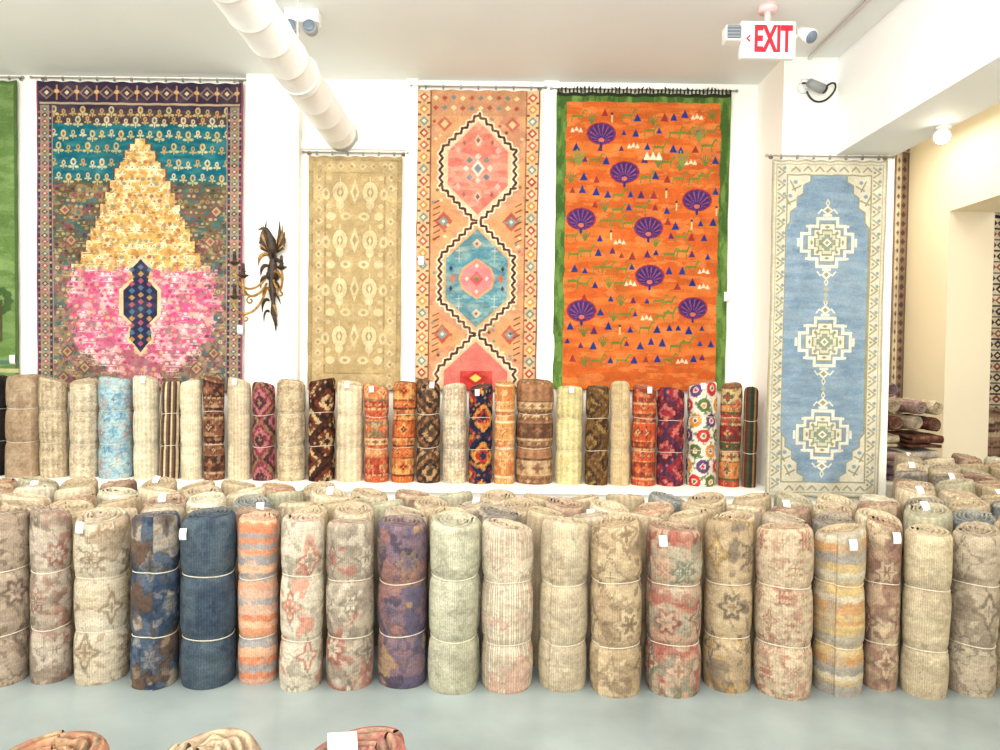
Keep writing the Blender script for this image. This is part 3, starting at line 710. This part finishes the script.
for k in range(8):
    a=k*math.pi/4; c.dia(cx+12*math.cos(a),168+12*math.sin(a),3.4,3.4,[(200,186,172),(110,120,130)][k%2])
c.dia(cx,168,7,9,(226,200,184)); c.dia(cx,168,4,5,(110,126,136)); c.dia(cx,140,4,6,(200,176,160)); c.dia(cx,196,4,6,(200,176,160)); c.dia(cx,140,2,3,(120,70,60)); c.dia(cx,196,2,3,(120,70,60))
for s_ in (-1,1):
    for yy in (150,186): c.dia(cx+s_*20,yy,3,4,(196,160,148)); c.dia(cx+s_*14,yy+(-8 if yy<168 else 8),2,3,(150,90,80))
    for yy in (250,258,298,306): c.line(cx+s_*18,yy-3,cx+s_*18,yy+3,1.2,(180,180,162),.7); c.line(cx+s_*15,yy,cx+s_*21,yy,1.2,(180,180,162),.7)
    c.dia(cx+s_*24,278,3,5,(190,100,76)); c.dia(cx+s_*26,268,2,3,(40,60,90)); c.dia(cx+s_*26,288,2,3,(40,60,90))
P=[(0,260),(6,264),(13,269),(16,278),(13,287),(6,292),(0,296)]
c.poly([(cx+x*1.16,278+(y-278)*1.16) for x,y in P]+[(cx-x*1.16,278+(y-278)*1.16) for x,y in P[::-1]],(190,146,106))
c.poly([(cx+x,y) for x,y in P]+[(cx-x,y) for x,y in P[::-1]],(216,122,124)); c.dia(cx,278,7,8,(200,82,86)); c.dia(cx,278,3,3,(100,116,80))
for s_ in (-1,1): c.dia(cx+s_*10,278,2,2.5,(226,200,170)); c.dia(cx,278+s_*13,2,2.5,(226,200,170))
c.dia(cx,243,5,5,(180,174,148)); c.dia(cx,313,5,5,(180,174,148)); c.dia(cx,243,2,2,(150,60,60)); c.dia(cx,313,2,2,(150,60,60))
c.rect(463,371,496,392,(192,60,52)); c.dia(cx,378,14,7,(176,42,42)); c.dia(cx,378,6,4,(220,190,86))
for s_ in (-1,1):
    for yy in (221,334):
        c.poly([(cx+s_*46,yy-24),(cx+s_*12,yy),(cx+s_*46,yy+24)],(202,144,98)); c.dia(cx+s_*34,yy,9,10,(172,84,66)); c.dia(cx+s_*34,yy,5,5,(110,140,142)); c.dia(cx+s_*34,yy,2,2,iv)
        for j in range(-3,4): c.line(cx+s_*44,yy+j*6,cx+s_*38,yy+j*6+3*s_,1.3,(110,62,52))
    c.dia(cx+s_*34,124,8,8,(180,100,80)); c.dia(cx+s_*34,124,4,4,(216,180,130))
for yy in (98,108):
    for xx in range(436,524,9): c.dia(xx,yy,3,2.6,[(160,74,60),(110,124,118),(220,194,146)][(xx//9+yy)%3])
for i in range(110):
    x_=c.rng.uniform(434,524); y_=c.rng.uniform(118,386)
    if abs(x_-cx)>np.interp(y_,[q_[1] for q_ in pts],[q_[0] for q_ in pts])+6: c.dia(x_,y_,2.2,2,[(150,74,58),(110,130,124),(226,200,156),(96,60,50)][i%4],.85)
for (a,b) in ((417,432),(526,540)):
    c.rect(a,90,b,390,(204,172,128)); mx=(a+b)/2; c.rect(a,90,a+1.5,390,(150,100,76)); c.rect(b-1.3,90,b,390,(130,80,62))
    for i,yy in enumerate(range(97,390,12)):
        c.dia(mx,yy,5,5,[(184,92,68),(196,136,64),(116,134,126),(168,68,58)][i%4]); c.dia(mx,yy,2.2,2.2,iv); c.rect(mx-6,yy+5,mx-3,yy+7,(120,66,54)); c.rect(mx+3,yy+5,mx+6,yy+7,(120,66,54))
c.wear((206,164,126),.2,16,5); c.mottle(.11,8)
hang(c,YB,'coral, ivory and teal tribal rug with chained hexagonal medallions',tags=[(421,256)],clipn=7)
# --- orange rug
c=Cv(557,93,731,390,(196,98,42),1.9,4); X,Y=c.X,c.Y
n=fbm(X/60,Y/7,c.rng); c.m(n>.52,(184,84,36),.6); c.m(n<.42,(208,116,54),.6); n=fbm(X/14,Y/5,c.rng); c.m(n>.6,(212,128,70),.6)
def fan(x,y,rx=14,ry=10.5):
    q=c._bb(x-rx-2,y-ry-2,x+rx+2,y+ry+6); XX=c.X[q]-x; YY=c.Y[q]-y
    d=np.hypot(XX/rx,YY/ry); an=np.arctan2(XX,-(YY-ry*.6))
    B=c.A[q]; B[d<1.07]=(150,50,60); k=(d<.97+.04*np.cos(an*17)); B[k]=(48,44,104); B[k&(np.abs(((an+3.3)%.36)-.18)<.05)&(np.hypot(XX,YY-ry*.6)>4)]=(150,70,84); B[k&(d>.84)]=(84,44,96)
    c.line(x,y+ry*.7,x,y+ry*1.3,2.5,(48,44,104)); c.ell(x,y+ry*.6,3,2.2,(190,100,80))
fans=[(602,134),(626,172),(699,199),(583,219),(651,227),(653,275),(697,307),(585,311)]
def tri(x,y,s=5,col=(28,56,140)): c.poly([(x-s*.75,y+s*.7),(x,y-s*.9),(x+s*.75,y+s*.7)],col)
rs=np.random.default_rng(9)
for yy in np.arange(116,374,15.2):
    for xx in np.arange(576+rs.uniform(-4,4),718,12):
        x_=xx+rs.uniform(-2.5,2.5); y_=yy+rs.uniform(-3,3)
        if any(abs(x_-f[0])<17.5 and abs(y_-f[1])<13 for f in fans): continue
        r=rs.random()
        if r<.56: tri(x_,y_,rs.uniform(3.6,5.4),[(36,52,122),(30,50,112),(34,56,118),(90,44,88),(140,50,50)][int(rs.integers(5))])
        elif r<.65: 
            for j in (-4,0,4): tri(x_+j,y_+abs(j)*.3,3.0,(226,200,166))
        elif r<.82:
            g_=(112,118,50); c.line(x_-5,y_,x_+4,y_,2.6,g_); c.line(x_+4,y_,x_+7,y_-6,1.6,g_); c.line(x_-5,y_,x_-6,y_+6,1.2,g_); c.line(x_+3,y_,x_+4,y_+6,1.2,g_); c.line(x_+7,y_-6,x_+9,y_-5,1.6,g_)
        elif r<.94:
            g_=(100,114,54)
            for j in (-5,-2.5,0,2.5,5): c.line(x_,y_+6,x_+j,y_-5+abs(j)*.5,1.1,g_)
        else:
            c.line(x_,y_-4,x_,y_+4,1.6,(222,186,136)); c.ell(x_,y_-4,1.4,1.4,(90,50,60))
for f in fans: fan(*f)
for (x_,y_) in ((580,157),(684,157),(700,132)):
    for j in range(-8,9,3): c.line(x_,y_+9,x_+j,y_-8+abs(j)*.6,1.4,(130,134,70))
for x_ in (648,654,660): tri(x_,155,4,(232,210,180))
c.rect(645,158,663,159.5,(232,210,180))
W=10+1.2*(vnoise(Y/9,X*0+.5,c.rng)-.5)*2
D=np.minimum(X-557,731-X); k=(D<W)|(Y-93<9); c.m(k,(84,114,52)); n=fbm(X/5,Y/16,c.rng); c.m(k&(n>.55),(60,88,40),.8); c.m(k&(n<.38),(108,136,70),.8)
c.rect(557,93,731,96.5,(44,48,28)); 
c.mottle(.11,9)
o=hang(c,YB,'burnt orange tribal rug with green border and purple peacock fans',tags=[(727,292)],clipn=10)
w=U(731,93,YB-.035).x-U(557,93,YB-.035).x
g=Geo(); rs=np.random.default_rng(3)
for i in range(46):
    x=-w/2+.01+i*(w-.02)/45; hh=rs.uniform(.02,.045); g.tube([(x,-.012,-.01),(x+rs.uniform(-.006,.006),-.018,hh*.6),(x+rs.uniform(-.012,.012),-.016,hh)],[.006,.009,.003],5)
g.obj('fringe',mat('dark_green_fringe',(44,52,26),.9,noise=.4,nscale=60),o)
# --- green rug
c=Cv(-60,80,17,390,(110,136,78),1.2,5); X,Y=c.X,c.Y
n=fbm(X/30,Y/8,c.rng); c.m(n>.52,(90,120,64),.6); c.m(n<.4,(126,152,94),.6)
c.frame(0,3,(80,100,56)); 
for j in range(9): c.ell(0+8*math.cos(j*.7),300+10*math.sin(j*.7),5,4,(70,94,54))
c.line(0,300,0,340,3,(80,80,54))
c.rect(-60,360,17,364,(80,112,96)); c.rect(-60,368,17,372,(184,184,130))
c.mottle(.1,12)
hang(c,YB,'grass green wool rug with dark tree motif',tags=[(12,355)],clipn=5)
# --- blue rug on column
bb=(124,147,166)
c=Cv(773,160,887,497,(206,198,176),2.0,6); X,Y=c.X,c.Y; cx=829
ol=(142,138,108); iv=(222,216,196)
c.frame(0,1.8,(168,160,130)); c.frame(4,.9,(170,162,134)); c.frame(14.5,1.3,(148,142,114))
for i,yy in enumerate(range(172,492,13)):
    for xx in (782.5,877.5):
        c.line(xx-3.5,yy-5,xx+3,yy,1.7,ol,.85); c.line(xx+3,yy,xx-3.5,yy+5,1.7,ol,.85); c.ell(xx+2.5,yy-4,1.7,1.7,(124,144,156)); c.ell(xx-2.5,yy,1.3,1.3,ol)
for xx in range(796,870,12):
    for yy in (169,488): c.line(xx-4,yy+2,xx,yy-2,1.6,ol,.85); c.line(xx,yy-2,xx+4,yy+2,1.6,ol,.85)
P=[(-18,176),(-18,182),(-25,186),(-25,194),(-31,198),(-31,208),(-37,212),(-37,222),(-41,228),(-41,432),(-37,438),(-37,446),(-31,450),(-31,458),(-25,462),(-25,472),(-18,476),(-18,482)]
PP=[(cx+x,y) for x,y in P]+[(cx-x,y) for x,y in P[::-1]]
c.poly([(cx+(x-cx)*1.03,329+(y-329)*1.006) for x,y in PP],ol); c.poly(PP,bb)
kb=(np.abs(c.A-np.array(bb)).sum(-1)<2)
n=fbm(X/40,Y/6,c.rng); c.m(kb&(n>.52),(112,136,156),.6); c.m(kb&(n<.42),(136,156,172),.6)
n=fbm(X/10,Y/2,c.rng); c.m(kb&(n>.6),(138,158,172),.5)
for s_ in (-1,1):
    for (dx,yy) in ((33,186),(38,200),(33,470),(38,456)):
        c.line(cx+s_*(dx-5),yy,cx+s_*(dx+3),yy+4,1.5,ol); c.ell(cx+s_*dx,yy-4,2,2,(124,144,156)); c.line(cx+s_*dx,yy+5,cx+s_*(dx+5),yy-5,1.4,ol)
def med(y0):
    def plus(a,b,aw,bw,col):
        c.rect(cx-a,y0-aw,cx+a,y0+aw,col); c.rect(cx-bw,y0-b,cx+bw,y0+b,col); c.rect(cx-(a+bw)/2,y0-(b+aw)/2,cx+(a+bw)/2,y0+(b+aw)/2,col)
    plus(27,25,10,11,iv); plus(24,22,7.4,8.4,bb)
    plus(20.5,19.5,6.8,7.6,ol); plus(19,18,6,6.8,iv)
    plus(13,13,4.6,5.2,ol); plus(11,11,3.6,4.2,(196,196,170)); plus(8,8,2.6,2.8,(132,140,116)); c.dia(cx,y0,4.4,4.4,iv); c.dia(cx,y0,2,2,ol)
    for s_ in (-1,1):
        c.dia(cx+s_*15.5,y0,1.8,2.8,ol); c.dia(cx,y0+s_*15.5,2.8,1.8,ol)
        for t_ in (-1,1): c.dia(cx+s_*9.5,y0+t_*9.5,2,2,ol)
        c.rect(cx-4,y0+s_*27-1.3,cx+4,y0+s_*27+1.3,iv); c.dia(cx,y0+s_*32,5.6,4.8,iv); c.dia(cx,y0+s_*32,3,2.6,ol); c.dia(cx,y0+s_*39.5,2.1,4.2,iv); c.dia(cx,y0+s_*39.5,1.0,2,ol)
        for t_ in (-1,1): c.line(cx+t_*6,y0+s_*33,cx+t_*9,y0+s_*29,1.4,iv); c.rect(cx+t_*20-1.8,y0+s_*16-1.3,cx+t_*20+1.8,y0+s_*16+1.3,iv)
        c.rect(cx+s_*29-1,y0-4,cx+s_*29+1,y0+4,iv)
for y0 in (242,341,434): med(y0)
for yy in (288,294,299,388): c.dia(cx,yy,2.8,2.8,(166,164,134))
c.wear((170,176,174),.16,14,4); c.mottle(.07,10)
hang(c,YP,'light blue flat-woven runner with three ivory medallions on white column',off=.035,clipn=7)
# --- far rugs
c=Cv(888,152,912,470,(140,116,92),1.4,7); X,Y=c.X,c.Y
c.rect(888,152,893,470,(94,80,72)); c.rect(897,152,902,470,(210,196,170)); c.rect(908,152,912,470,(110,92,80))
for yy in range(160,470,9): c.dia(899.5,yy,1.6,3,(120,100,80)); c.dia(905,yy,2.2,3.5,(86,68,64))
c.mottle(.12,8)
hang(c,7.2,'pale brown and cream striped runner hanging on far cream wall',clipn=3)
c=Cv(984,215,1020,445,(206,194,170),1.6,8); X,Y=c.X,c.Y
for i,yy in enumerate(range(222,445,11)):
    c.rect(986,yy-5,1018,yy-3.6,(50,44,44))
    for xx in (993,1002,1011): c.dia(xx,yy+1,4.4,4.4,[(44,40,42),(130,74,64),(60,54,60)][(i+xx)%3]); c.dia(xx,yy+1,1.8,1.8,(214,200,170))
c.frame(0,2.2,(46,40,42))
c.mottle(.12,8)
hang(c,8.6,'black and cream patterned rug hanging in next room',clipn=3)

# ================= DUCT
g=Geo(); dx,dz_=-1.285,3.245; prof=[]; y=-2.4
while y<5.40:
    prof+=[(.124,y),(.124,y+.262),(.127,y+.268),(.128,y+.276),(.127,y+.284),(.124,y+.29)]; y+=.30
prof+=[(.124,5.50),(.128,5.51),(.128,5.55),(.124,5.56),(.112,5.56),(.108,5.50)]
g.lathe((dx,0,dz_),prof,40,'y'); du=g.obj('air_duct',M_duct); top(du,'round white spiral ventilation duct hanging under the ceiling','duct')
md=du.modifiers.new('e','EDGE_SPLIT'); md.split_angle=math.radians(50)
for yy in (0.6,2.5,4.4):
    b=Geo(); b.tube([(dx+.128*math.cos(a),yy,dz_+.128*math.sin(a)) for a in np.linspace(0,2*math.pi,25)],.006,6); b.tube([(dx,yy,dz_+.12),(dx,yy,ZC)],.005,6); b.obj('hanger_strap',M_duct,du)
# ================= conduit on ceiling
g=Geo(); g.tube([(2.2,-2,ZC-.018),(2.2,5.10,ZC-.018)],.014,10); cd=g.obj('ceiling_conduit',M_white); top(cd,'thin white electrical conduit running along the ceiling','conduit')
# ================= exit sign
SY=4.42; pc=U(767,41,SY)
ex=box('exit_sign',-.172,.172,-.025,.025,-.115,.115,M_white,.012); ex.location=pc; top(ex,'white illuminated emergency sign with red EXIT lettering','exit sign')
fp2=box('sign_face',-.158,.158,-.031,-.024,-.10,.10,M_signface,.004,parent=ex)
tcu=bpy.data.curves.new('t','FONT'); tcu.body='EXIT'; tcu.size=.19; tcu.extrude=.003; tcu.offset=.006; tcu.align_x='CENTER'; tcu.align_y='CENTER'
to=bpy.data.objects.new('t',tcu); COL.objects.link(to); bpy.context.view_layer.update()
me=bpy.data.meshes.new_from_object(to.evaluated_get(bpy.context.evaluated_depsgraph_get())); bpy.data.objects.remove(to)
co_=np.zeros(len(me.vertices)*3); me.vertices.foreach_get('co',co_); co_=co_.reshape(-1,3); w0=co_[:,0].max()-co_[:,0].min(); h0=co_[:,1].max()-co_[:,1].min(); co_[:,0]=co_[:,0]*.235/w0+.025; co_[:,1]=(co_[:,1]-(co_[:,1].max()+co_[:,1].min())/2)*.165/h0
me.vertices.foreach_set('co',co_.ravel()); me.update(); me.materials.clear(); me.materials.append(M_red)
lo=bpy.data.objects.new('exit_lettering',me); COL.objects.link(lo); lo.parent=ex; lo.location=(0,-.034,0); lo.rotation_euler=(math.pi/2,0,0); lo['label']='red EXIT letters'
b=Geo(); b.tube([(-.118,-.034,.018),(-.136,-.034,0),(-.118,-.034,-.018)],.006,6); b.obj('arrow',M_red,ex)
b=Geo(); hgt=ZC-pc.z; b.lathe((0,0,hgt-.03),[(.055,0),(.06,.03)],24); b.tube([(0,0,.11),(0,0,hgt-.02)],.02,10); b.obj('ceiling_mount',mat('pinkish_mount',(240,206,204),.5,noise=.05),ex)
hd=box('lamp_head',-.285,-.185,-.09,.0,-.035,.06,M_white,.012,parent=ex)
ln_=box('lens',-.277,-.193,-.098,-.085,-.027,.052,M_lens,.004,parent=hd)
for j in range(4): box('grille_bar',-.277,-.193,-.102,-.097,-.022+j*.020,-.016+j*.020,M_grey,0,parent=hd)
b=Geo(); b.tube([(.165,0,.03),(.20,-.01,.03)],.012,8); b.tube([(.20,-.0,.06),(.225,-.05,.02),(.24,-.085,-.01)],[.030,.040,.044],16); hd=b.obj('lamp_head',M_white,ex)
b=Geo(); b.tube([(.24,-.085,-.01),(.243,-.092,-.016)],[.038,.034],16); b.obj('lens',M_lens,hd)
# ================= emergency light by the duct
pe=U(303,20,4.55)
el=box('emergency_light',-.11,.11,-.05,.05,ZC-.085,ZC,M_white,.01); el.location=(pe.x,4.55,0); top(el,'small white twin-head emergency light fixed to the ceiling','emergency light')
for s_ in (-1,1):
    b=Geo(); b.lathe((s_*.06,-.08,ZC-.125),[(.04,0),(.048,.02),(.04,.07),(.02,.09)],20,'y'); b.tube([(s_*.06,0,ZC-.08),(s_*.06,-.02,ZC-.12)],.01,8); hd=b.obj('lamp_head',M_grey,el)
    b=Geo(); b.lathe((s_*.06,-.084,ZC-.125),[(.02,-.003),(.037,0),(.037,.006)],20,'y'); b.obj('lens',M_lens,hd)
# ================= security camera on column
ps=U(803,88,YP)
g=Geo(); g.lathe((0,0,0),[(.035,-.02),(.045,0)],16,'y'); sc_=g.obj('security_camera',M_white); sc_.location=(ps.x,YP,ps.z); top(sc_,'small white security camera with black cable on white column','security camera')
b=Geo(); b.tube([(0,-.015,0),(.03,-.06,-.005)],.012,8); b.add(*boxg(-.02,.03,-.02,-.004,.02,.06)); b.obj('arm',M_white,sc_)
b=Geo(); b.tube([(.0,-.10,.0),(.11,-.07,-.03)],[.03,.036],14); cb=b.obj('camera_body',M_grey,sc_)
b=Geo(); b.tube([(.105,-.072,-.028),(.13,-.064,-.036)],[.034,.030],14); b.obj('lens_hood',M_black,cb)
b=Geo(); b.tube(bez((.12,-.06,-.03),(.22,-.06,.08),(.26,-.03,-.02),(.16,-.02,-.09))+bez((.16,-.02,-.09),(.1,-.015,-.12),(.05,-.015,-.1),(.02,-.01,-.02)),.007,6); b.obj('cable',M_black,sc_)
# spotlight under beam edge
g=Geo(); g.lathe((0,0,0),[(.045,-.02),(.045,0)],16); g.tube([(0,0,0),(0,0,-.05)],.01,8)
tl=g.obj('ceiling_spotlight',M_white); tl.location=(2.79,4.48,3.0); top(tl,'small lit white spotlight under the ceiling beam','spotlight')
b=Geo(); b.tube([(.03,.03,-.03),(.0,.0,-.055),(-.03,-.04,-.08)],[.03,.042,.052],16); hd=b.obj('lamp_head',M_white,tl)
b=Geo(); b.tube([(-.03,-.04,-.08),(-.035,-.047,-.086)],[.045,.043],16); b.obj('bulb',M_glow,hd)

# ================= sconce
SYc=5.56; pz=U(272,275,SYc-.05); 
g=Geo(); s=5.5/F
def q(px,py,y=-.05): return (-(270-px)*s,y,(275-py)*s)
g.tube([q(273,331,-.02),q(273,322,-.03),q(271,312,-.035),q(271,302,-.04),q(270,290,-.04),q(269,280,-.04),q(270,270,-.045),q(271,260,-.045),q(270,252,-.05),q(271,246,-.05)],[.003,.014,.024,.016,.032,.020,.040,.028,.038,.022],12,.8)
g.lathe((0,-.005,0),[(.05,-.04),(.05,0)],14,'y')
sc=g.obj('wall_sconce',M_dark); sc.location=(pz.x,SYc,pz.z); top(sc,'carved dark and gilt candelabra sconce with bird on white pilaster','wall sconce')
rs=np.random.default_rng(4)
for i in range(12):
    y0=256+i*5.6; sx=1 if i%2 else -1; wd=rs.uniform(8,12)*(1-.04*i); dn=rs.uniform(8,12)
    b=Geo(); P=bez(q(270+sx*2,y0,-.06),q(270+sx*wd*.7,y0-4,-.09),q(270+sx*wd,y0+dn*.3,-.10),q(270+sx*(wd*1.1),y0+dn,-.06),8)
    b.tube(P,[.006,.012,.015,.017,.016,.014,.010,.006,.002],8,.4); b.obj('acanthus_leaf',M_gold if i%3==0 else M_dark,sc)
b=Geo(); b.tube([q(272,258,-.07),q(272,250,-.09),q(271,242,-.09),q(269,236,-.09),q(266,231,-.095),q(262,230,-.105),q(258,232,-.105)],[.014,.036,.034,.020,.019,.011,.003],12); bd=b.obj('carved_bird',M_dark,sc)
for sx in (-1,1):
    for j in range(6):
        b=Geo(); a=math.radians(82-17*j); ln=28-2.6*j
        b.tube([q(271+sx*4,252,-.06),q(271+sx*(6+ln*.35*math.cos(a)),248-ln*.5*math.sin(a),-.075),q(271+sx*(5+ln*.42*math.cos(a)),249-ln*math.sin(a),-.055)],[.010,.013,.003],8,.45); b.obj('feather',M_gold if j%3==1 else M_dark,bd)
def arm(e_,a_,c1,c2):
    b=Geo(); P=bez(q(*a_),q(*c1),q(*c2),q(*e_),16); b.tube(P,.0095,8)
    e=Vector(q(*e_)); m_=P[8]
    sw=[m_+Vector((.036*math.cos(a)*(1-a/10),0,-.036+.036*math.sin(a)*(1-a/10))) for a in np.linspace(1.57,8,16)]; b.tube(sw,.0065,6)
    am=b.obj('arm',M_gold,sc)
    c_=Geo(); c_.lathe(e,[(.006,-.014),(.018,-.006),(.040,.010),(.042,.017),(.018,.020),(.014,.038),(.022,.044),(.014,.046)],16); c_.obj('drip_cup',M_dark,am)
    c_=Geo(); c_.lathe(e,[(.013,.044),(.013,.095),(.003,.105)],12); c_.obj('candle_sleeve',M_dark,am)
arm((236,266,-.12),(266,276,-.06),(254,300,-.12),(235,290,-.14))
arm((240,300,-.20),(266,288,-.08),(262,324,-.18),(238,320,-.24))
arm((250,280,-.24),(266,284,-.08),(262,304,-.20),(248,302,-.26))
arm((283,270,-.14),(272,280,-.06),(279,298,-.10),(286,290,-.14))

# ================= LIGHT
w=bpy.data.worlds.new('world'); scene.world=w; w.use_nodes=True; bg=w.node_tree.nodes['Background']; bg.inputs[0].default_value=(.97,.985,1,1); bg.inputs[1].default_value=1.1
def area(loc,rot,sx,sy,e,col=(1,1,1)):
    l=bpy.data.lights.new('area_light','AREA'); l.shape='RECTANGLE'; l.size=sx; l.size_y=sy; l.energy=e; l.color=col
    o=bpy.data.objects.new('area_light',l); COL.objects.link(o); o.location=loc; o.rotation_euler=rot; return o
area((-.3,-2.5,2.6),(math.radians(100),0,0),7,1.8,330,(1,.985,.955))
area((-1.0,2.8,3.62),(math.radians(14),0,0),5.5,1.2,185,(1,.975,.93))
area((-1.0,0.2,2.3),(math.radians(180),0,0),5,2.4,165,(1,.99,.965))  # added uplight without a real fixture, brightens the ceiling
area((3.5,3.5,3.62),(0,0,0),1.0,3.5,36,(1,.93,.82))
area((3.5,6.2,3.6),(0,0,0),.8,.8,17,(1,.93,.80))
area((6.3,6.2,3.6),(0,0,0),2.5,3,80,(1,.94,.84))
